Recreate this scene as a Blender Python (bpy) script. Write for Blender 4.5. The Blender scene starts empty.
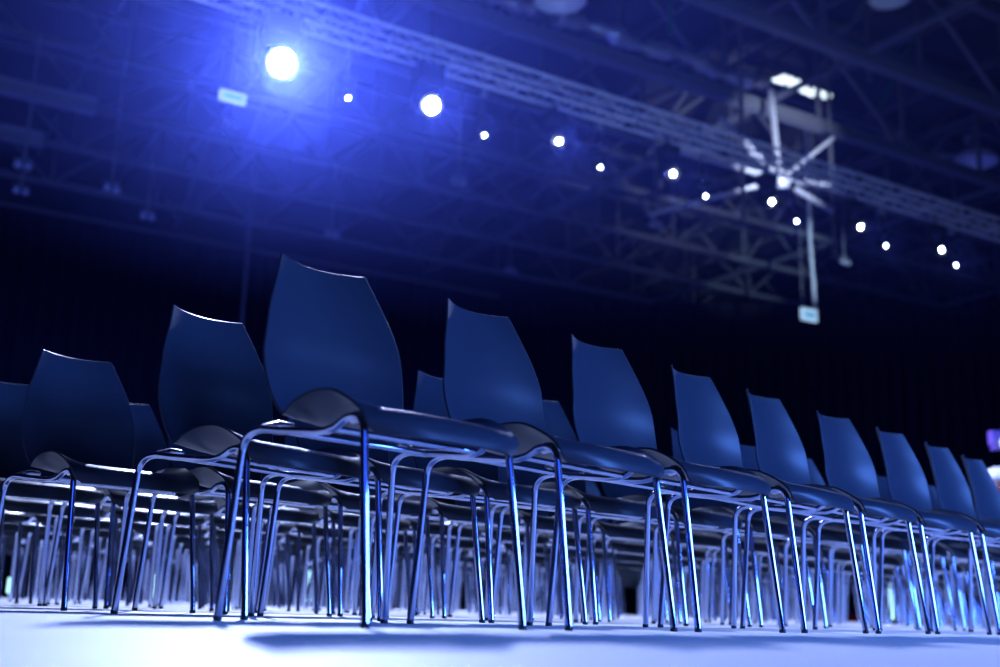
import bpy, bmesh, math, random
from mathutils import Vector, Matrix
random.seed(7)
S = bpy.context.scene
COL = S.collection
PI = math.pi

# ------------------------------------------------------------------ helpers
def V(*a): return Vector(a)

def cr(pts, n):
    """Catmull-Rom through a list of tuples, n samples per span."""
    out = []
    P = [pts[0]] + list(pts) + [pts[-1]]
    for i in range(1, len(P) - 2):
        p0, p1, p2, p3 = P[i - 1], P[i], P[i + 1], P[i + 2]
        for k in range(n):
            t = k / n
            out.append(tuple(0.5 * (2 * b + (c - a) * t + (2 * a - 5 * b + 4 * c - d) * t * t + (3 * b - a - 3 * c + d) * t ** 3)
                             for a, b, c, d in zip(p0, p1, p2, p3)))
    out.append(tuple(pts[-1]))
    return out

class MB:
    def __init__(s): s.v = []; s.f = []; s.smooth = []
    def add(s, vs, fs, smooth=False):
        o = len(s.v); s.v += [tuple(v) for v in vs]
        for f in fs: s.f.append(tuple(i + o for i in f)); s.smooth.append(smooth)
        return s
    def box(s, c, size, M=None):
        hx, hy, hz = size[0] / 2, size[1] / 2, size[2] / 2
        vs = [V(x, y, z) for x in (-hx, hx) for y in (-hy, hy) for z in (-hz, hz)]
        if M is not None: vs = [M @ v for v in vs]
        vs = [v + Vector(c) for v in vs]
        return s.add(vs, [(0, 1, 3, 2), (4, 6, 7, 5), (0, 4, 5, 1), (2, 3, 7, 6), (0, 2, 6, 4), (1, 5, 7, 3)])
    def tube(s, path, r, seg=10, caps=True):
        path = [Vector(p) for p in path]
        rs = r if isinstance(r, (list, tuple)) else [r] * len(path)
        vs = []; fs = []
        t0 = (path[1] - path[0]).normalized()
        up = V(0, 0, 1) if abs(t0.z) < .9 else V(1, 0, 0)
        n = (up - t0 * up.dot(t0)).normalized()
        for i, p in enumerate(path):
            a = path[max(i - 1, 0)]; b = path[min(i + 1, len(path) - 1)]
            t = (b - a).normalized()
            n = (n - t * n.dot(t)).normalized(); bn = t.cross(n)
            for k in range(seg):
                w = 2 * PI * k / seg
                vs.append(p + (n * math.cos(w) + bn * math.sin(w)) * rs[i])
        for i in range(len(path) - 1):
            for k in range(seg):
                k2 = (k + 1) % seg
                fs.append((i * seg + k, i * seg + k2, (i + 1) * seg + k2, (i + 1) * seg + k))
        s.add(vs, fs, True)
        if caps:
            s.add(vs[:seg], [tuple(reversed(range(seg)))])
            s.add(vs[-seg:], [tuple(range(seg))])
        return s
    def bar(s, a, b, w, h=None):
        """square-section bar"""
        h = h or w
        a, b = Vector(a), Vector(b); t = (b - a).normalized()
        up = V(0, 0, 1) if abs(t.z) < .95 else V(1, 0, 0)
        n = t.cross(up).normalized(); u = n.cross(t)
        vs = [p + n * sx * w / 2 + u * sz * h / 2 for p in (a, b) for sx, sz in ((-1, -1), (1, -1), (1, 1), (-1, 1))]
        return s.add(vs, [(3, 2, 1, 0), (4, 5, 6, 7), (0, 1, 5, 4), (1, 2, 6, 5), (2, 3, 7, 6), (3, 0, 4, 7)])
    def lathe(s, prof, c=(0, 0, 0), seg=24, M=None):
        vs = []; fs = []
        for r, z in prof:
            for k in range(seg):
                w = 2 * PI * k / seg
                p = V(r * math.cos(w), r * math.sin(w), z)
                if M is not None: p = M @ p
                vs.append(p + Vector(c))
        for i in range(len(prof) - 1):
            for k in range(seg):
                k2 = (k + 1) % seg
                fs.append((i * seg + k, i * seg + k2, (i + 1) * seg + k2, (i + 1) * seg + k))
        return s.add(vs, fs, True)
    def mesh(s, name):
        m = bpy.data.meshes.new(name); m.from_pydata(s.v, [], s.f)
        m.polygons.foreach_set('use_smooth', s.smooth)
        m.update(); return m
    def build(s, name, mat, parent=None, loc=None):
        o = bpy.data.objects.new(name, s.mesh(name)); o.data.materials.append(mat)
        COL.objects.link(o)
        if parent is not None: o.parent = parent
        if loc is not None: o.location = loc
        return o

def empty(name, loc=(0, 0, 0), rz=0):
    o = bpy.data.objects.new(name, None); COL.objects.link(o)
    o.location = loc; o.rotation_euler = (0, 0, rz); o.empty_display_size = .1
    return o
def tag(o, label=None, cat=None, group=None, kind=None):
    if label: o['label'] = label
    if cat: o['category'] = cat
    if group: o['group'] = group
    if kind: o['kind'] = kind
    return o
def copy_tree(o, parent=None):
    c = o.copy(); COL.objects.link(c)
    if parent is not None: c.parent = parent
    for ch in list(o.children): copy_tree(ch, c)
    return c

ORD = ['first', 'second', 'third', 'fourth', 'fifth', 'sixth', 'seventh', 'eighth', 'ninth', 'tenth', 'eleventh', 'twelfth',
       'thirteenth', 'fourteenth', 'fifteenth', 'sixteenth', 'seventeenth', 'eighteenth', 'nineteenth', 'twentieth',
       'twenty-first', 'twenty-second', 'twenty-third', 'twenty-fourth', 'twenty-fifth', 'twenty-sixth', 'twenty-seventh', 'twenty-eighth', 'twenty-ninth']

# ------------------------------------------------------------------ materials
def mat(name, col, rough=.5, metal=0., spec=.5, emit=None, estr=0., noise=0., nscale=20., bump=0., coat=0.):
    m = bpy.data.materials.new(name); m.use_nodes = True
    nt = m.node_tree; b = nt.nodes['Principled BSDF']
    b.inputs['Base Color'].default_value = (*col, 1); b.inputs['Roughness'].default_value = rough
    b.inputs['Metallic'].default_value = metal; b.inputs['Specular IOR Level'].default_value = spec
    b.inputs['Coat Weight'].default_value = coat
    if emit:
        b.inputs['Emission Color'].default_value = (*emit, 1); b.inputs['Emission Strength'].default_value = estr
        m.cycles.emission_sampling = 'NONE' if estr > 5 else 'AUTO'
    if noise or bump:
        tc = nt.nodes.new('ShaderNodeTexCoord'); nz = nt.nodes.new('ShaderNodeTexNoise')
        nz.inputs['Scale'].default_value = nscale; nz.inputs['Detail'].default_value = 4
        nt.links.new(tc.outputs['Object'], nz.inputs['Vector'])
        if noise:
            mr = nt.nodes.new('ShaderNodeMapRange')
            mr.inputs['To Min'].default_value = 1 - noise; mr.inputs['To Max'].default_value = 1 + noise
            nt.links.new(nz.outputs['Fac'], mr.inputs['Value'])
            mx = nt.nodes.new('ShaderNodeVectorMath'); mx.operation = 'SCALE'
            mx.inputs[0].default_value = col
            nt.links.new(mr.outputs['Result'], mx.inputs['Scale'])
            nt.links.new(mx.outputs['Vector'], b.inputs['Base Color'])
        if bump:
            bp = nt.nodes.new('ShaderNodeBump'); bp.inputs['Strength'].default_value = bump; bp.inputs['Distance'].default_value = .002
            nt.links.new(nz.outputs['Fac'], bp.inputs['Height']); nt.links.new(bp.outputs['Normal'], b.inputs['Normal'])
    return m

M_shell = mat('black_plastic', (.025, .034, .054), .36, spec=.16, noise=.06, nscale=40)
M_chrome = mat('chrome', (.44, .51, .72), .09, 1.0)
M_rubber = mat('black_rubber', (.012, .012, .014), .6)
M_bracket = mat('steel_bracket', (.55, .58, .68), .22, 1.0)
M_floor = mat('white_floor', (.80, .80, .80), .55, spec=.3, noise=.035, nscale=3)
M_carpet = mat('dark_carpet', (.02, .022, .03), .9, spec=.1, noise=.2, nscale=60)
M_drape = mat('black_drape', (.03, .03, .04), .95, spec=.05, noise=.2, nscale=4)
M_wall = mat('dark_wall', (.03, .032, .04), .9, spec=.1, noise=.15, nscale=1)
M_deck = mat('roof_deck', (.05, .052, .06), .8, spec=.2, noise=.25, nscale=.6)
M_steel = mat('painted_roof_steel', (.12, .125, .14), .55, noise=.15, nscale=3)
M_alu = mat('truss_aluminium', (.62, .62, .65), .42, .3, noise=.08, nscale=8)
M_black = mat('black_fixture', (.012, .012, .014), .45)
M_grey = mat('grey_metal', (.30, .30, .32), .45, .3)
M_white = mat('white_enamel', (.75, .75, .76), .4)
M_enam = mat('grey_enamel', (.30, .31, .36), .35)
M_green = mat('green_cable', (.01, .16, .07), .5)
M_duct = mat('silver_duct_wrap', (.38, .38, .42), .35, .5, bump=.6, nscale=12)
M_lens = mat('lamp_lens', (.8, .8, .8), .3, emit=(.62, .78, 1.0), estr=260.)
M_lens_s = mat('small_lamp_lens', (.8, .8, .8), .3, emit=(.66, .82, 1.0), estr=60.)
M_signw = mat('sign_lit_white', (.8, .8, .8), .4, emit=(.45, .72, 1.0), estr=.85)
M_signb = mat('sign_lit_blue', (.1, .4, .6), .4, emit=(.03, .34, .62), estr=.8)
M_panel = mat('lit_diffuser', (.8, .8, .8), .4, emit=(.72, .88, 1.0), estr=1.6)
M_glint = mat('glint_glow', (.8, .8, .8), .4, emit=(.45, .95, .85), estr=2.2)  # glow of the added rods that stand for far glints
M_red = mat('red_carpet', (.40, .015, .015), .9, spec=.1)
M_purple = mat('violet_plastic', (.16, .08, .42), .35)
M_maroon = mat('maroon_shell', (.10, .02, .025), .4)

# ------------------------------------------------------------------ camera
cam = bpy.data.cameras.new('camera'); co = bpy.data.objects.new('camera', cam); COL.objects.link(co)
FPX = 1148.61; PITCH = .2347; ROLL = .0299
cam.sensor_width = 36; cam.lens = 36 * FPX / 1000
R = Matrix.Rotation(PI / 2 + PITCH, 4, 'X') @ Matrix.Rotation(ROLL, 4, 'Z')
co.matrix_world = Matrix.Translation((0, 0, .0408)) @ R
cam.clip_end = 300; cam.clip_start = .02
cam.dof.use_dof = True; cam.dof.focus_distance = 3.1; cam.dof.aperture_fstop = 41.35 / 20.0
S.camera = co

# ------------------------------------------------------------------ hall frame: A runs right-and-away along the trusses, B left-and-away
AL = math.radians(59.5)
def H(a, b, z=0.): return V(a * math.sin(AL) - b * math.cos(AL), a * math.cos(AL) + b * math.sin(AL), z)
HROT = PI / 2 - AL                                  # local x -> A, local y -> B

# ------------------------------------------------------------------ setting
# white vinyl floor under the chair block, dark floor beyond
TH = .7602
d_row = V(math.sin(TH), math.cos(TH), 0); f_row = V(math.cos(TH), -math.sin(TH), 0)
P0 = V(-.1524, 2.4249, 0)
def blk(k, j): return P0 + d_row * (k * .4728) - f_row * (j * .7048)

fl = MB()
q = [blk(-16, 12.2), blk(48, 12.2), blk(48, -18), blk(-16, -18)]
fl.add([(p.x, p.y, 0) for p in q] + [(p.x, p.y, -.05) for p in q],
       [(3, 2, 1, 0), (4, 5, 6, 7), (0, 1, 5, 4), (1, 2, 6, 5), (2, 3, 7, 6), (3, 0, 4, 7)])
floor = fl.build('floor', M_floor); tag(floor, kind='structure')
fb = MB(); fb.box((20, 22, -.03), (150, 150, .05)); flb = fb.build('floor_carpet', M_carpet); tag(flb, kind='structure')

# roof deck
ce = MB(); c = H(20, 18, 15.1); ce.box((0, 0, 0), (110, 90, .15))
ceil = ce.build('ceiling', M_deck, loc=c); ceil.rotation_euler.z = HROT; tag(ceil, kind='structure')
ribs = MB()
for i in range(-18, 19): ribs.box((i * 3., 0, -.16), (.12, 90, .18))
rb = ribs.build('trim_1', M_steel, loc=c); rb.rotation_euler.z = HROT; tag(rb, kind='structure')

def drape(name, p, q2, z0, z1, m, pleat=.10, per=.55):
    p, q2 = Vector(p), Vector(q2); L = (q2 - p).length; t = (q2 - p) / L; n = V(-t.y, t.x, 0)
    N = int(L / per * 6); vs = []; fs = []
    for side in (0, .05):
        for i in range(N + 1):
            s = i / N * L; w = math.sin(2 * PI * s / per) * pleat + .04 * math.sin(s * 1.7)
            b = p + t * s + n * (w + side)
            vs += [(b.x, b.y, z0), (b.x, b.y, z1)]
    M = 2 * (N + 1)
    for i in range(N):
        a = 2 * i
        fs += [(a, a + 2, a + 3, a + 1), (M + a + 1, M + a + 3, M + a + 2, M + a), (a + 1, a + 3, M + a + 3, M + a + 1)]
    mb = MB(); mb.add(vs, fs, True); o = mb.build(name, m); tag(o, kind='structure'); return o
drape('wall_left', H(-22, 38), H(22.2, 38), -.01, 12., M_drape)
drape('wall_back', H(22.2, 38), H(29, 33.7), -.01, 12., M_drape)
drape('wall_right', H(29, 33.7), H(60, 13), -.01, 12., M_drape)
def slab(name, p, q2, z0, z1, m, th=.2):
    p, q2 = Vector(p), Vector(q2); L = (q2 - p).length; mb = MB(); mb.box((L / 2, 0, (z0 + z1) / 2), (L, th, z1 - z0))
    o = mb.build(name, m, loc=(p.x, p.y, 0)); o.rotation_euler.z = math.atan2(q2.y - p.y, q2.x - p.x); tag(o, kind='structure'); return o
slab('wall_far', H(-24, 43), H(70, 43), -.05, 15.3, M_wall)
bb = MB(); bb.bar(H(-22, 37.85, 12.05), H(22.2, 37.85, 12.05), .10); o = bb.build('trim_2', M_steel); tag(o, kind='structure')

# ------------------------------------------------------------------ the chair
# rows of the shell, from the top edge of the back down over the seat to the bottom of the front lip:
# forward, height, half width, edge forward, edge up, edge power
ROWS = [(-.288, .790, .120, .036, .003, 2.0),
        (-.268, .730, .145, .040, .000, 2.0),
        (-.249, .665, .171, .042, .000, 2.0),
        (-.234, .605, .186, .043, .000, 2.1),
        (-.223, .550, .193, .038, .000, 2.2),
        (-.209, .500, .190, .034, .000, 2.3),
        (-.191, .455, .181, .032, -.004, 2.4),
        (-.163, .420, .177, .028, .000, 2.4),
        (-.118, .399, .188, .012, .014, 2.4),
        (-.055, .390, .204, .000, .038, 2.4),
        (.015, .389, .213, -.004, .051, 2.5),
        (.080, .393, .215, -.006, .044, 2.6),
        (.135, .398, .214, -.010, .018, 2.8),
        (.178, .398, .212, -.020, -.004, 3.0),
        (.208, .386, .208, -.034, -.012, 3.2),
        (.222, .366, .198, -.046, -.008, 3.2),
        (.227, .346, .180, -.050, .002, 3.2)]
SPLIT = 8
def shell_meshes(nspan, nu):
    rows = cr(ROWS, nspan); nr = len(rows)
    us = [math.sin(PI / 2 * (-1 + 2 * i / nu)) * .35 + (-1 + 2 * i / nu) * .65 for i in range(nu + 1)]
    G = []
    for (f, z, hw, ef, eu, pw) in rows:
        G.append([V(u * hw, f + ef * abs(u) ** pw, z + eu * abs(u) ** pw) for u in us])
    # normals
    def nrm(i, k):
        a = G[max(i - 1, 0)][k]; b = G[min(i + 1, nr - 1)][k]; c = G[i][max(k - 1, 0)]; d = G[i][min(k + 1, nu)]
        return (d - c).cross(b - a).normalized()
    NN = [[nrm(i, k) for k in range(nu + 1)] for i in range(nr)]
    th = .0028
    out = []
    split = SPLIT * nspan
    for (i0, i1, nm, endcap) in ((0, split, 'backrest', 'top'), (split, nr - 1, 'seat', 'bottom')):
        vs = []; ns = []; fs = []
        n = i1 - i0 + 1; W = nu + 1
        for sgn in (1, -1):
            for i in range(i0, i1 + 1):
                for k in range(W):
                    vs.append(G[i][k] + NN[i][k] * th * sgn); ns.append(NN[i][k] * sgn)
        o = n * W
        for i in range(n - 1):
            for k in range(nu):
                a = i * W + k
                fs.append((a, a + W, a + W + 1, a + 1))
                fs.append((o + a, o + a + 1, o + a + W + 1, o + a + W))
        # rim, with its own rounded normals
        def rim(idx, outs):
            b0 = len(vs)
            for a, nv in zip(idx, outs):
                p1, p2 = Vector(vs[a]), Vector(vs[o + a]); mid = (p1 + p2) / 2 + nv * th
                vs.extend([p1, mid, p2]); ns.extend([(ns[a] + nv).normalized(), nv, (ns[o + a] + nv).normalized()])
            for q in range(len(idx) - 1):
                a = b0 + q * 3
                fs.append((a, a + 1, a + 4, a + 3)); fs.append((a + 1, a + 2, a + 5, a + 4))
        L = [i * W for i in range(n)]; Rr = [i * W + nu for i in range(n)]
        rim(L, [(G[i0 + i][0] - G[i0 + i][1]).normalized() for i in range(n)])
        rim(list(reversed(Rr)), [(G[i0 + i][nu] - G[i0 + i][nu - 1]).normalized() for i in reversed(range(n))])
        if endcap == 'top': rim(list(reversed(range(W))), [(G[0][k] - G[1][k]).normalized() for k in reversed(range(W))])
        else: rim([(n - 1) * W + k for k in range(W)], [(G[nr - 1][k] - G[nr - 2][k]).normalized() for k in range(W)])
        f2 = []
        for f in fs:
            g = (vs[f[1]] - vs[f[0]]).cross(vs[f[2]] - vs[f[0]]) + (vs[f[2]] - vs[f[0]]).cross(vs[f[3]] - vs[f[0]])
            f2.append(f if g.dot(sum((ns[i] for i in f), Vector())) > 0 else tuple(reversed(f)))
        m = bpy.data.meshes.new(nm); m.from_pydata([tuple(v) for v in vs], [], f2)
        m.polygons.foreach_set('use_smooth', [True] * len(m.polygons)); m.update()
        m.materials.append(M_shell)
        m.normals_split_custom_set_from_vertices([tuple(v) for v in ns])
        out.append(m)
    return out

TR = .0082
def arc(p, c1, q, n=7):
    p, c1, q = Vector(p), Vector(c1), Vector(q)
    return [p * (1 - t) ** 2 + c1 * 2 * t * (1 - t) + q * t * t for t in [i / n for i in range(n + 1)]]
def lerp(a, b, t): return Vector(a) * (1 - t) + Vector(b) * t
def leg_path(rear, s):
    if rear:
        foot = V(s * .2200, -.2334, .006); corner = V(s * .2050, -.2130, .383); inner = V(s * .2030, -.150, .381)
    else:
        foot = V(s * .2056, .2014, .006); corner = V(s * .1960, .1540, .396); inner = V(s * .1950, .100, .381)
    ax = lerp(corner, foot, .045 / .38 * 1.0)
    return [foot, lerp(foot, ax, .5), *arc(ax, corner, inner)], inner

def chair_meshes(seg):
    D = {}
    for rear in (True, False):
        for s in (-1, 1):
            p, inner = leg_path(rear, s)
            D['leg', rear, s] = MB().tube(p, TR, seg).mesh('leg')
            D['leg', rear, s].materials.append(M_chrome)
            foot = p[0]; g = MB(); g.lathe([(.0, -.006), (.0084, -.006), (.0088, -.002), (.0086, .003), (.0080, .0035)], foot, 10)
            m = g.mesh('foot_glide'); m.materials.append(M_rubber); D['glide', rear, s] = m
            b = MB()
            if rear: b.tube([inner + V(-s * .0, .0, .0), inner + V(-s * .03, .01, .012), inner + V(-s * .06, .02, .012)], [.010, .008, .006], 8)
            else: b.tube([inner + V(0, .02, 0), inner + V(-s * .025, .02, .006), inner + V(-s * .06, .015, .006)], [.0125, .0115, .006], 10)
            m = b.mesh('mounting_bracket'); m.materials.append(M_bracket); D['bracket', rear, s] = m
    for s in (-1, 1):
        a = leg_path(True, s)[1]; b = leg_path(False, s)[1]
        x0 = s * .199
        D['rail', s] = MB().tube([a, V(x0, -.10, .3745), V(x0, -.03, .3675), V(x0, .02, .3625), V(x0, .05, .362), V(s * .197, .075, .367), b], TR, seg).mesh('seat_rail')
        D['rail', s].materials.append(M_chrome)
    for nm, f, z in (('rear', -.10, .3745), ('front', .065, .365)):
        m = MB().tube([(-.199, f, z), (.199, f, z)], .0065, max(6, seg - 2)).mesh('cross_bar'); m.materials.append(M_chrome); D['bar', nm] = m
    return D

BACK, SEAT = shell_meshes(4, 22); DET = chair_meshes(14)
BACK2, SEAT2 = shell_meshes(2, 12); DET2 = chair_meshes(8)

def make_chair(full):
    bk, st, D = (BACK, SEAT, DET) if full else (BACK2, SEAT2, DET2)
    r = empty('shell_chair')
    def part(nm, m, par):
        o = bpy.data.objects.new(nm, m); COL.objects.link(o); o.parent = par; return o
    part('backrest', bk, r); part('seat', st, r)
    for rear in (True, False):
        for s in (-1, 1):
            l = part('leg', D['leg', rear, s], r); l['label'] = 'chrome tube leg'
            if full: g = part('foot_glide', D['glide', rear, s], l)
            if full: part('mounting_bracket', D['bracket', rear, s], r)
    for s in (-1, 1):
        o = part('seat_rail', D['rail', s], r); o['label'] = 'chrome tube under the seat side'
    for nm in ('rear', 'front'): part('cross_bar', D['bar', nm], r)
    return r

# measured offsets (along the row, forward, turn) of the chairs at the edge of the block
ADJ = {(0, 0): (-.097, -.008, -.001), (0, 1): (-.067, .012, -.064), (0, 2): (-.067, .020, -.036), (0, 3): (-.032, .005, -.069),
       (0, 4): (-.038, -.010, -.066), (0, 5): (-.016, -.015, .026), (0, 6): (-.012, -.006, -.015), (0, 7): (.003, -.016, -.023),
       (0, 8): (.002, -.045, -.030), (1, 0): (.033, .074, -.141), (1, 1): (.022, .015, -.10), (1, 2): (.015, 0, .011),
       (1, 3): (.010, -.002, .007), (1, 6): (.040, .015, .023), (1, 9): (.012, .007, .006), (2, 0): (.060, -.053, -.052),
       (2, 1): (.038, .024, -.070), (3, 1): (.093, -.017, .02)}
KMIN = [0, 0, 0, 0, 0, 1, 2, 2, 3, 3, 4, 5]
KMAX = [11, 15, 18, 20, 21, 26, 26, 27, 27, 27, 27, 26]
protoF = make_chair(True); protoN = make_chair(False)
usedF = usedN = False
nch = 0
for j in range(12):
    for k in range(KMIN[j], KMAX[j] + 1):
        if (j, k) in ADJ: a, e, y = ADJ[j, k]
        else:
            near = [kk for (jj, kk) in ADJ if jj == j]
            lo = max([q for q in near if q < k], default=None); hi = min([q for q in near if q > k], default=None)
            if lo is not None and hi is not None: base = ADJ[j, lo][0] + (ADJ[j, hi][0] - ADJ[j, lo][0]) * (k - lo) / (hi - lo)
            else: base = ADJ[j, lo if lo is not None else hi][0] if near else 0.
            a, e, y = base + random.uniform(-.003, .003), random.gauss(0, .008), random.uniform(-.009, .009)
        th = TH + y
        p = P0 + d_row * (k * .4728 + a) + f_row * (-j * .7048 + e)
        full = p.y < 6.2
        if full: o = copy_tree(protoF) if usedF else protoF; usedF = True
        else: o = copy_tree(protoN) if usedN else protoN; usedN = True
        o.location = (p.x, p.y, 0)
        o.rotation_euler = (0, 0, math.atan2(-math.cos(th), -math.sin(th)))
        if j == 0 and k == 0: lab = 'largest black shell chair, at the left end of the front row, nearest the camera'
        elif k == 0: lab = f'black shell chair at the left end of the {ORD[j]} row, beside the aisle'
        else:
            rw = 'front' if j == 0 else ORD[j]
            lab = f'{ORD[k]} black chrome-legged shell chair from the left end of the {rw} row'
        tag(o, lab, 'chair', 'black shell chairs in rows')
        nch += 1

# ------------------------------------------------------------------ lighting truss (box truss, four chords) along A
lt = empty('lighting_truss', H(14, 13.48, 7.6), HROT + .019)
tag(lt, 'long silver box truss carrying the row of bright lamps', 'truss')
a0, a1 = -14., 24.
for b in (-.15, .15):
    for z in (-.15, .15):
        MB().tube([(a0, b, z), (a1, b, z)], .025, 8).build('chord', M_alu, lt)
for side, mk in (('web_panel', lambda a, t: ((a, -.15, -.15), (a + t, -.15, .15))), ('web_panel', lambda a, t: ((a, .15, -.15), (a + t, .15, .15))),
                 ('web_panel', lambda a, t: ((a, -.15, -.15), (a + t, .15, -.15))), ('web_panel', lambda a, t: ((a, -.15, .15), (a + t, .15, .15)))):
    w = MB(); a = a0; up = True
    while a < a1 - .5:
        p, q = mk(a, .5)
        if not up: p, q = (p[0], q[1], q[2]), (q[0], p[1], p[2])
        w.tube([p, q], .010, 6); 
        p2, q2 = mk(a, 0); w.tube([p2, (a, q2[1], q2[2])], .010, 6)
        up = not up; a += .5
    w.build(side, M_alu, lt)

# lamps hung under it
LA = [4.33, 6.51, 8.65, 10.82, 12.94, 15.08, 17.26]
LB = [5.43, 7.58, 9.66, 11.80, 13.87, 16.14, 18.13]
def make_lamp(big, lr=.034, grow=1.):
    r = empty('stage_lamp')
    s = grow if big else .62
    b = MB()
    # body: rounded head, looking down towards the chairs (local -y, down 26 deg)
    Mx = Matrix.Rotation(math.radians(116), 3, 'X')       # local z -> (0,-.9,-.44)
    b.lathe([(.0, -.17), (.09, -.165), (.125, -.12), (.13, 0.), (.145, .06), (.15, .12), (.13, .13), (.122, .10)], (0, 0, 0), 24, Mx)
    b.v = [(x * s, y * s, z * s) for x, y, z in b.v]; b.build('lamp_head', M_black, r)
    l = MB(); l.lathe([(.0, .118), (lr * .6, .117), (lr, .116)] if big else [(.0, .118), (.02, .117), (.036, .116)], (0, 0, 0), 20, Mx)
    l.v = [(x * s, y * s, z * s) for x, y, z in l.v]; l.build('lens', M_lens if big else M_lens_s, r)
    y = MB()
    for sx in (-1, 1): y.box((sx * .165 * s, 0, .11 * s), (.025 * s, .07 * s, .30 * s))
    y.box((0, 0, .265 * s), (.355 * s, .09 * s, .03 * s)); y.build('yoke', M_black, r)
    k = MB(); ztop = .58 if big else .65
    k.box((0, 0, min(.36 * s, .48)), (.30 * s, .22 * s, .17 * s)); k.tube([(0, 0, min(.40 * s, ztop - .05)), (0, 0, ztop)], .02, 8); k.build('base', M_black, r)
    c = MB(); c.box((0, 0, ztop), (.07, .09, .12)); c.build('clamp', M_grey, r)
    return r
lamp1 = make_lamp(True, .105, 1.6); lamp2 = make_lamp(True, .085, 1.25); big = make_lamp(True); small = make_lamp(False)
LORD = ['largest blazing white stage lamp, hung nearest the left on the lighting truss', 'second blazing stage lamp from the left, smaller than the largest one',
        'third large stage lamp from the left on the truss, with a faint glow', 'fourth large stage lamp from the left on the truss',
        'fifth large stage lamp from the left, below the bright crossed rods', 'sixth large stage lamp from the left on the truss',
        'last large stage lamp, rightmost in the row on the truss']
LORS = ['small white lamp dot between the two blazing lamps', 'small white lamp dot just right of the second blazing lamp',
        'third of the small white lamp dots counted from the left', 'fourth of the small white lamp dots counted from the left',
        'fifth of the small white lamp dots, right of the hanging cable', 'sixth of the small white lamp dots counted from the left',
        'last small white lamp dot at the far right']
for i, a in enumerate(LA):
    o = lamp1 if i == 0 else lamp2 if i == 1 else big if i == 2 else copy_tree(big)
    o.location = H(a, 13.17 + .019 * (a - 4.36), 6.77); o.rotation_euler.z = HROT
    tag(o, LORD[i], 'stage lamp', 'large lamps on the truss')
for i, a in enumerate(LB):
    o = small if i == 0 else copy_tree(small)
    o.location = H(a, 13.48 + .019 * (a - 4.36), 6.70); o.rotation_euler.z = HROT
    tag(o, LORS[i], 'stage lamp', 'small lamps on the truss')

# ------------------------------------------------------------------ roof trusses along A
def roof_truss(b, label, cw=.16, tw=.07):
    r = empty('roof_truss', H(14, b, 12), HROT); tag(r, label, 'roof truss', 'roof trusses')
    L0, L1 = -34., 46.
    MB().bar((L0, 0, 0), (L1, 0, 0), cw, cw * 1.1).build('bottom_chord', M_steel, r)
    MB().bar((L0, 0, 2.6), (L1, 0, 2.6), cw, cw * 1.1).build('top_chord', M_steel, r)
    d = MB(); p = MB(); n = 0
    a = L0
    while a < L1 - 1:
        if n % 2 == 0: d.bar((a, 0, 0), (a + 3.1, 0, 2.6), tw)
        else: d.bar((a, 0, 2.6), (a + 3.1, 0, 0), tw)
        p.bar((a, .03, 0), (a, .03, 2.6), tw * .9)
        a += 3.1; n += 1
    d.build('diagonal_web', M_steel, r); p.build('upright_web', M_steel, r)
    return r
RB = [(12.6, 'roof truss nearest the camera, over the lighting truss'), (15.9, 'thick roof truss crossing the top right corner'),
      (19.0, 'roof truss with the lumpy silver duct along it'), (22.2, 'roof truss just behind the silver duct truss'),
      (25.3, 'roof truss running from upper left, just under the lamp row'), (28.5, 'roof truss behind the left exit sign with wide beam'),
      (31.6, 'second last roof truss before the black curtain'), (34.8, 'farthest roof truss just above the black curtain')]
for i, (b, lab) in enumerate(RB): roof_truss(b, lab, .15 if i not in (1, 2) else .26, .075 if i not in (1, 2) else .10)
# cross braces between the trusses (along B)
for i, a in enumerate((-9.5, -.2, 9.1, 18.4, 27.7, 37.0)):
    r = empty('cross_girder', H(a, 24, 12), HROT)
    tag(r, ['cross girder at the far left roof edge', 'cross girder over the left end of the lamp row', 'cross girder above the second blazing lamp',
            'cross girder above the bright crossed rods', 'cross girder near the bright strip light', 'cross girder at the far right roof edge'][i], 'girder', 'cross girders of the roof')
    MB().bar((0, -13, .1), (0, 13, .1), .12).build('bottom_chord', M_steel, r)
    MB().bar((0, -13, 2.5), (0, 13, 2.5), .12).build('top_chord', M_steel, r)
    w = MB(); b = -13.
    n = 0
    while b < 12.9:
        w.bar((0, b, .1 if n % 2 == 0 else 2.5), (0, b + 3.2, 2.5 if n % 2 == 0 else .1), .07); b += 3.2; n += 1
    w.build('diagonal_web', M_steel, r)

# wide beams lit from above at the upper left
for (a0, a1, b, z, lab) in ((-4, 4.6, 28.1, 12.0, 'upper of two blue lit beams at the left edge'), (-4, 3.9, 31.1, 12.0, 'lower of two blue lit beams at the left edge')):
    m = MB(); m.bar((0, 0, 0), (a1 - a0, 0, 0), .10, .34); m.bar((0, 0, .17), (a1 - a0, 0, .17), .26, .04); m.bar((0, 0, -.17), (a1 - a0, 0, -.17), .26, .04)
    o = m.build('steel_beam', M_grey, loc=H(a0, b - .35, z - .27)); o.rotation_euler.z = HROT
    tag(o, lab, 'beam')

# lumpy silver duct along the truss at b = 19
for (a0, a1, lab) in ((8.6, 11.6, 'left length of lumpy silver duct under the roof'), (12.2, 18.2, 'right length of lumpy silver duct under the roof')):
    n = int((a1 - a0) / .12); pth = []; rr = []
    for i in range(n + 1):
        s = i * .12; pth.append((s, .05 * math.sin(s * 3.1), .05 * math.sin(s * 2.3))); rr.append(.17 + .05 * math.sin(s * 5.) + .03 * math.sin(s * 13.))
    m = MB(); m.tube(pth, rr, 14); o = m.build('flexible_duct', M_duct, loc=H(a0, 18.75, 12.42)); o.rotation_euler.z = HROT
    tag(o, lab, 'duct')

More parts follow.
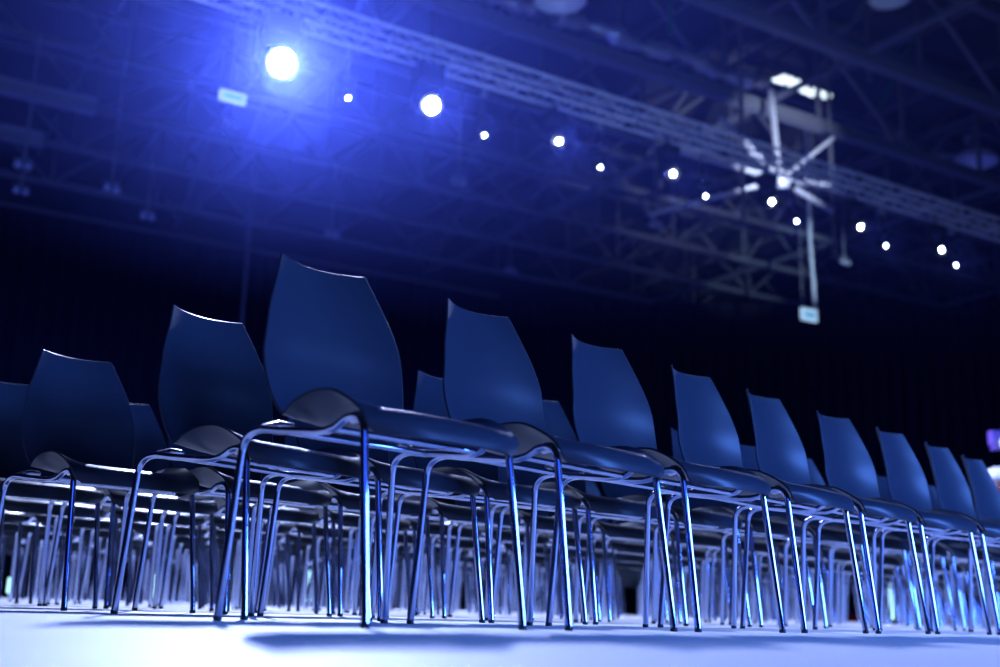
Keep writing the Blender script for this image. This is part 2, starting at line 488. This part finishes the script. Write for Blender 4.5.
# ------------------------------------------------------------------ bright crossed rods (roof brace node brightened by an added spot)
nd = empty('brace_node', H(17.88, 18, 9.71), HROT)
tag(nd, 'star of bright crossed steel rods around one hub', 'bracing')
hb = MB(); hb.box((0, 0, 0), (.26, .20, .26)); hb.lathe([(0, -.2), (.10, -.2), (.12, 0), (.10, .2), (0, .2)], (0, -.05, 0), 12); hb.build('hub', M_alu, nd)
for (da, db, dz) in ((1.75, 0, 1.45), (2.1, .4, -.20), (-2.9, .5, .28), (-.02, .2, 2.3), (1.35, -.2, .10), (-2.6, 1.5, -.95), (-1.3, .4, 1.25)):
    MB().bar((0, 0, 0), (da, db, dz), .085).build('rod', M_alu, nd)
br = MB(); br.bar((0, 0, 0), (1.25, .1, -.65), .10); o = br.build('brace_rod', M_alu, loc=H(16.0, 17.9, 10.75)); o.rotation_euler.z = HROT
tag(o, 'short bright steel rod up left of the crossed rods', 'bracing')

# ------------------------------------------------------------------ exit signs
def exit_sign(loc, w, h, lab):
    r = empty('exit_sign', loc, HROT); tag(r, lab, 'sign')
    m = MB(); m.box((0, 0, 0), (w, .09, h)); m.build('housing', M_signw, r)
    m = MB(); m.box((0, -.05, -.01), (w * .72, .012, h * .36)); m.build('sign_panel', M_signb, r)
    m = MB()
    for sx in (-.4, .4): m.tube([(sx * w, 0, h / 2), (sx * w, 0, h / 2 + .10)], .012, 6)
    m.build('hanger', M_grey, r)
    return r
exit_sign(H(5.75, 20, 9.3), .50, .20, 'lit white exit sign with blue panel left of the largest lamp')
exit_sign(H(24.86, 24, 8.86), .62, .36, 'lit white exit sign hanging low over the right chairs')
m = MB(); m.tube([H(6.0, 20, 9.45), H(6.0, 20, 12.3)], .012, 6); tag(m.build('hanging_wire', M_grey), 'thin wire holding the left exit sign', 'wire')
m = MB(); m.tube([H(25.14, 24, 9.07), H(25.12, 24.02, 10.0), H(25.02, 24.0, 11.2), H(25.06, 24.02, 12.4), H(25.02, 24, 15.0)], .055, 8)
tag(m.build('hanging_pipe', M_white), 'pale pipe from the roof down to the right exit sign', 'pipe')
m = MB(); m.tube([H(24.6, 24, 9.05), H(24.6, 24, 14.5)], .014, 6); tag(m.build('hanging_wire', M_grey), 'thin wire left of the pale pipe', 'wire')

# strip light with lit sections
sl = empty('strip_light', H(24.9, 24, 16.1 - 1.75), HROT)
tag(sl, 'bright strip light broken into lit sections by dark bars', 'light')
sl.location = H(20.73, 20.0, 13.50)
m = MB(); m.box((.0, .30, .30), (2.5, .5, .08)); m.build('housing', M_black, sl)
for pts in [[(-1.05, 0.0), (-0.61, 0.24), (-0.56, 0.21), (-0.58, -0.02), (-0.9, -0.05)], [(-0.49, 0.21), (-0.34, 0.23), (-0.32, -0.02), (-0.47, -0.03)], [(-0.29, 0.19), (-0.11, 0.22), (0.45, -0.06), (0.4, -0.11), (0.07, -0.08), (-0.29, -0.02)], [(0.4, 0.14), (0.65, 0.14), (0.76, 0.08), (0.65, 0.0), (0.45, 0.04)], [(0.72, 0.11), (1.01, 0.14), (1.08, 0.07), (0.97, -0.02), (0.76, -0.05), (0.67, -0.01)]]:
    n = len(pts); vs = [(x, -.06, z) for x, z in pts] + [(x, .02, z) for x, z in pts]
    fs = [tuple(reversed(range(n))), tuple(range(n, 2 * n))] + [(i, (i + 1) % n, n + (i + 1) % n, n + i) for i in range(n)]
    mm = MB(); mm.add(vs, fs); o = mm.build('diffuser', M_panel, sl)
m = MB()
for x in (-.53, -.31, .72): m.box((x, .0, .05), (.04, .04, .5))
m.build('louvre', M_black, sl)

# ------------------------------------------------------------------ dome lamps, pipe light, cable
def dome(loc, r, lab, flip=False):
    o = empty('dome_lamp', loc); tag(o, lab, 'lamp')
    MB().lathe([(r, -.02), (r * 1.02, 0), (r * .96, r * .22), (r * .72, r * .48), (r * .38, r * .62), (r * .22, r * .68), (r * .2, r * .7), (r * .36, r * .58), (r * .68, r * .44), (r * .92, r * .20), (r * .97, .0)], (0, 0, 0), 32).build('reflector', M_white, o)
    MB().lathe([(0, r * 1.15), (r * .2, r * 1.13), (r * .23, r * .7), (r * .2, r * .66)], (0, 0, 0), 20).build('ballast_box', M_grey, o)
    MB().lathe([(0, r * .1), (r * .13, r * .16), (r * .15, r * .36), (r * .08, r * .6)], (0, 0, 0), 16).build('bulb', M_white, o)
    MB().tube([(0, 0, r * 1.12), (0, 0, max(r * 1.12 + .1, 15.03 - loc[2]))], .015, 6).build('hanger', M_grey, o)
    return o
dome(H(11.15, 17, 11.62), .52, 'unlit white dome lamp cut by the top edge of the picture')
dome(H(18.15, 14.9, 12.9), .46, 'small dome lamp at the top edge, right of centre')
dome(H(28.5, 20.6, 13.45), .64, 'blue lit dome lamp at the right edge')
tl = empty('pipe_light', H(27.2, 22, 14.0), HROT); tag(tl, 'long grey light bar with a white cone near the right edge', 'light')
MB().tube([(0, 0, 0), (4.0, 0, .75)], .17, 12).build('housing', M_grey, tl)
MB().tube([(.3, -.16, -.08), (3.8, -.16, .58)], .05, 8).build('rail', M_alu, tl)
m = MB(); m.lathe([(.05, -.35), (.26, .28), (.24, .30), (0, .30)], (2.6, -.25, 1.05), 16, Matrix.Rotation(.25, 3, 'Y')); m.build('cone', M_white, tl)
m = MB(); m.lathe([(0, -.2), (.22, -.16), (.26, .0), (.2, .2), (0, .24)], (-.55, 0, .35), 14); m.build('end_head', M_duct, tl)
m = MB(); m.tube([H(21.6, 16, 14.95), H(20.0, 16, 12.7), H(18.9, 16, 10.9)], .028, 8); tag(m.build('green_cable', M_green), 'thin green cable slanting down at the upper right', 'cable')
m = MB(); m.tube([H(13.9, 17, 12.4), H(13.9, 17, 11.7)], .05, 8); tag(m.build('green_cable', M_green), 'short green cable end by the top edge', 'cable')
m = MB(); m.tube([H(9.41, 30, 12.), H(9.45, 30, 6.)], .05, 8); tag(m.build('hanging_pipe', M_steel), 'faint dark pipe hanging behind the largest chair', 'pipe')
for (a, b, z0, z1, lab) in ((16.0, 17.2, 8.0, 15, 'vertical pipe crossing the lighting truss left of the rods'), (20.2, 18.6, 8.4, 15, 'vertical pipe crossing the lighting truss right of the rods'),
                            (18.9, 16.2, 11.7, 15, 'upper vertical pipe above the strip light')):
    m = MB(); m.tube([H(a, b, z0), H(a, b, z1)], .05, 8); tag(m.build('hanging_pipe', M_steel), lab, 'pipe')

# small twin spotlights hung from the roof trusses
def twin(loc, s, lab):
    r = empty('twin_spotlight', loc, HROT); tag(r, lab, 'spotlight', 'small twin spotlights under the roof')
    MB().bar((-.28 * s, 0, .2 * s), (.28 * s, 0, .2 * s), .05 * s).build('bracket', M_grey, r)
    Mx = Matrix.Rotation(math.radians(115), 3, 'X')
    for sx in (-.16, .16):
        MB().lathe([(0, -.16 * s), (.07 * s, -.15 * s), (.10 * s, 0), (.13 * s, .14 * s), (.11 * s, .12 * s), (0, .08 * s)], (sx * s, 0, 0), 16, Mx).build('lamp_head', M_enam, r)
    MB().tube([(0, 0, .2 * s), (0, 0, 12 - loc[2])], .02, 6).build('hanger', M_grey, r)
    return r
TW = [(4.72, 25.2, 8.84, 'left of the left exit sign'), (6.26, 28.4, 9.43, 'near the left curtain top'), (11.24, 28.4, 9.93, 'low above the largest chair'),
      (11.72, 22., 9.55, 'right of the second blazing lamp'), (18.87, 31.5, 11.0, 'above the gap between the two tallest chairs'),
      (17.45, 22, 9.65, 'below the fourth large lamp, brightest of its kind'), (28.3, 34.7, 11.6, 'at the right curtain top'),
      (6.3, 22, 9.63, 'just below the left exit sign'), (2.86, 25.2, 8.96, 'at the upper left edge'), (3.25, 28.4, 9.45, 'lowest at the left edge'),
      (25.7, 23.3, 10.5, 'beside the pale pipe')]
for (a, b, z, w) in TW: twin(H(a, b, z), .65, 'small twin spotlight ' + w)

# ------------------------------------------------------------------ far things at floor level
GLINTS = [(-3.55, 12.3, .30, 'far left'), (-4.75, 11.6, .20, 'second from the left'), (-2.95, 12.4, .45, 'left of the largest chair legs'), (-1.9, 12.2, .55, 'second left of the largest chair leg'),
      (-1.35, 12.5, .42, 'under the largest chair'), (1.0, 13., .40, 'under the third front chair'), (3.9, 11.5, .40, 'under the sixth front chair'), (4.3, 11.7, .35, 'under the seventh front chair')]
for (x, y, h, w) in GLINTS:  # made-up glowing rods stand in for glints among the far legs
    r = empty('floor_glint', (x, y, -.005)); tag(r, f'pale green made-up glint rod seen through chair legs, {w}', 'glint rod', 'added glint rods beyond the chairs')
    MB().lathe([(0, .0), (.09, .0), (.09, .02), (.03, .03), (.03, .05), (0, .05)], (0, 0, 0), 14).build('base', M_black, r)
    MB().lathe([(0, .05), (.016, .05), (.018, .08), (.018, h - .02), (.012, h), (0, h)], (0, 0, 0), 12).build('glint_rod', M_glint, r)
rd = MB(); rd.box((0, 0, 0), (4.6, 1.4, .12)); o = rd.build('carpet_runner', M_red, loc=(6.9, 20.5, .055)); o.rotation_euler.z = -.05
tag(o, 'low strip of red carpet beyond the right chairs', 'carpet')

# equipment at the right edge
st = empty('tripod_light', (5.66, 12.55, -.005)); tag(st, 'violet tripod light with two white lenses at the right edge', 'light stand')
MB().tube([(0, 0, .5), (0, 0, 1.9)], .022, 8).build('pole', M_black, st)
for k in range(3):
    w = k * 2 * PI / 3 + .4
    MB().tube([(0, 0, .75), (.45 * math.cos(w), .45 * math.sin(w), .012)], .014, 6).build('leg', M_black, st)
hd = MB(); hd.box((0, 0, 1.93), (.40, .12, .06)); hd.box((-.17, .0, 2.03), (.10, .12, .15)); hd.box((.14, 0, 2.06), (.22, .10, .07)); hd.box((0, 0, 1.83), (.10, .10, .10)); hd.build('light_bar', M_purple, st)
for sx in (-.09, .14):
    MB().lathe([(0, .0), (.05, -.0), (.085, .02), (.085, .07), (0, .07)], (sx, -.11, 1.955), 16, Matrix.Rotation(PI / 2, 3, 'X')).build('lens', M_signw, st)
dr = empty('stage_drum', (5.14, 11.62, -.005)); tag(dr, 'white topped round maroon drum at the right edge', 'drum')
MB().lathe([(.0, 1.59), (.10, 1.58), (.20, 1.54), (.25, 1.47), (.25, 1.43), (0, 1.43)], (0, 0, 0), 28).build('drum_head', M_white, dr)
MB().lathe([(0, 1.43), (.245, 1.43), (.245, 1.05), (.0, 1.05)], (0, 0, 0), 28).build('drum_body', M_maroon, dr)
for k in range(3):
    w = k * 2 * PI / 3
    MB().tube([(.18 * math.cos(w), .18 * math.sin(w), 1.1), (.34 * math.cos(w), .34 * math.sin(w), .01)], .013, 6).build('leg', M_chrome, dr)

# ------------------------------------------------------------------ haze in the upper hall
hz = bpy.data.materials.new('stage_haze'); hz.use_nodes = True; nt = hz.node_tree
for n in list(nt.nodes):
    if n.type != 'OUTPUT_MATERIAL': nt.nodes.remove(n)
vs = nt.nodes.new('ShaderNodeVolumeScatter')
vs.inputs['Color'].default_value = (.14, .20, 1.0, 1); vs.inputs['Density'].default_value = .0034; vs.inputs['Anisotropy'].default_value = .72
nt.links.new(vs.outputs[0], nt.nodes['Material Output'].inputs['Volume'])
hm = MB(); fp = [H(-20, 4), H(44, 4), H(44, 22.6), H(28.5, 32.9), H(21.9, 37.3), H(-20, 37.3)]; nf = len(fp)
hm.add([(p.x, p.y, 3.3) for p in fp] + [(p.x, p.y, 14.8) for p in fp],
       [tuple(reversed(range(nf))), tuple(range(nf, 2 * nf))] + [(i, (i + 1) % nf, nf + (i + 1) % nf, nf + i) for i in range(nf)])
o = hm.build('haze', hz)
tag(o, 'thin blue stage haze filling the upper hall', 'haze', kind='stuff')

# ------------------------------------------------------------------ lights
KEY = (.42, .515, 1.0)
EN = [10500, 800, 250, 80, 40, 30, 20]
def spot(name, loc, aim, e, col, r=.06, ang=150, blend=.5):
    l = bpy.data.lights.new(name, 'SPOT'); l.energy = e; l.color = col; l.shadow_soft_size = r
    l.spot_size = math.radians(ang); l.spot_blend = blend
    o = bpy.data.objects.new(name, l); COL.objects.link(o); o.location = loc
    o.rotation_euler = Vector(aim).to_track_quat('-Z', 'Y').to_euler(); return o
aim = H(0, -.90, -.36)
for a, e in zip(LA, EN):
    spot('stage_lamp_beam', H(a, 12.87 + .019 * (a - 4.36), 6.77 - .16), aim, e, KEY, .05, 140)
for a in LB: spot('small_lamp_beam', H(a, 13.33 + .019 * (a - 4.36), 6.70 - .07), aim, 20, KEY, .04, 140)
def area(name, loc, tgt, e, col, sx, sy):
    l = bpy.data.lights.new(name, 'AREA'); l.shape = 'RECTANGLE'; l.size = sx; l.size_y = sy; l.energy = e; l.color = col
    o = bpy.data.objects.new(name, l); COL.objects.link(o); o.location = loc
    o.rotation_euler = (Vector(tgt) - Vector(loc)).to_track_quat('-Z', 'Y').to_euler(); return o
# unseen blue fills assumed right of and behind the camera; no stage is built
area('assumed_fill', (7.4, 1.6, 1.9), (1.2, 4.4, .5), 1250, (.09, .25, 1.0), 4, 1.4)  # assumed light, added to brighten the chair backs and streak the legs
area('assumed_fill', (4.5, -7.5, 4.5), (0, 4, .2), 150, (.04, .13, 1.0), 6, 2.5)  # second added fill, tints the floor shadows blue
# unseen spots added high over the block brighten the floor between the rows
hp = H(1.5, 12.0, 11.6)
spot('row_fill', hp, V(-.2, 7.2, 0) - hp, 5500, (.46, .58, 1.0), .12, 32, .3)
hp = H(8.5, 12.0, 11.6)
spot('row_fill', hp, V(4.4, 9.6, 0) - hp, 4500, (.42, .56, 1.0), .12, 34, .4)
# unseen blue fill lights added behind the block to lift the roof steel
for a, b, e in ((4, 25, 420), (13, 24, 420), (25, 20, 200)):
    area('roof_fill', H(a, b, .3), H(a, b + 1, 12), e, (.07, .105, 1.0), 1.2, 1.2)
# two narrow spots without fixtures, added to brighten the crossed rods and the pale pipe
n0 = H(15.6, 13.85, 7.9)
spot('accent_fill', n0, H(18.0, 18, 10.2) - n0, 4500, (.55, .66, 1.0), .05, 32, .6)
n1 = H(19.3, 13.85, 7.0)
spot('accent_fill', n1, H(25.1, 24, 10.6) - n1, 6500, (.45, .66, 1.0), .05, 13, .6)

W = bpy.data.worlds.new('world'); S.world = W; W.use_nodes = True
bg = W.node_tree.nodes['Background']; bg.inputs[0].default_value = (.05, .09, .45, 1); bg.inputs[1].default_value = .05

# ------------------------------------------------------------------ render look
S.view_settings.view_transform = 'Standard'; S.view_settings.look = 'None'
S.view_settings.exposure = 0.; S.view_settings.gamma = 1.; S.view_settings.use_curve_mapping = False
cy = S.cycles
cy.use_denoising = True; cy.use_light_tree = True
cy.max_bounces = 6; cy.diffuse_bounces = 3; cy.glossy_bounces = 4; cy.transmission_bounces = 2; cy.volume_bounces = 0; cy.transparent_max_bounces = 6
cy.sample_clamp_indirect = 6.; cy.caustics_reflective = False; cy.caustics_refractive = False
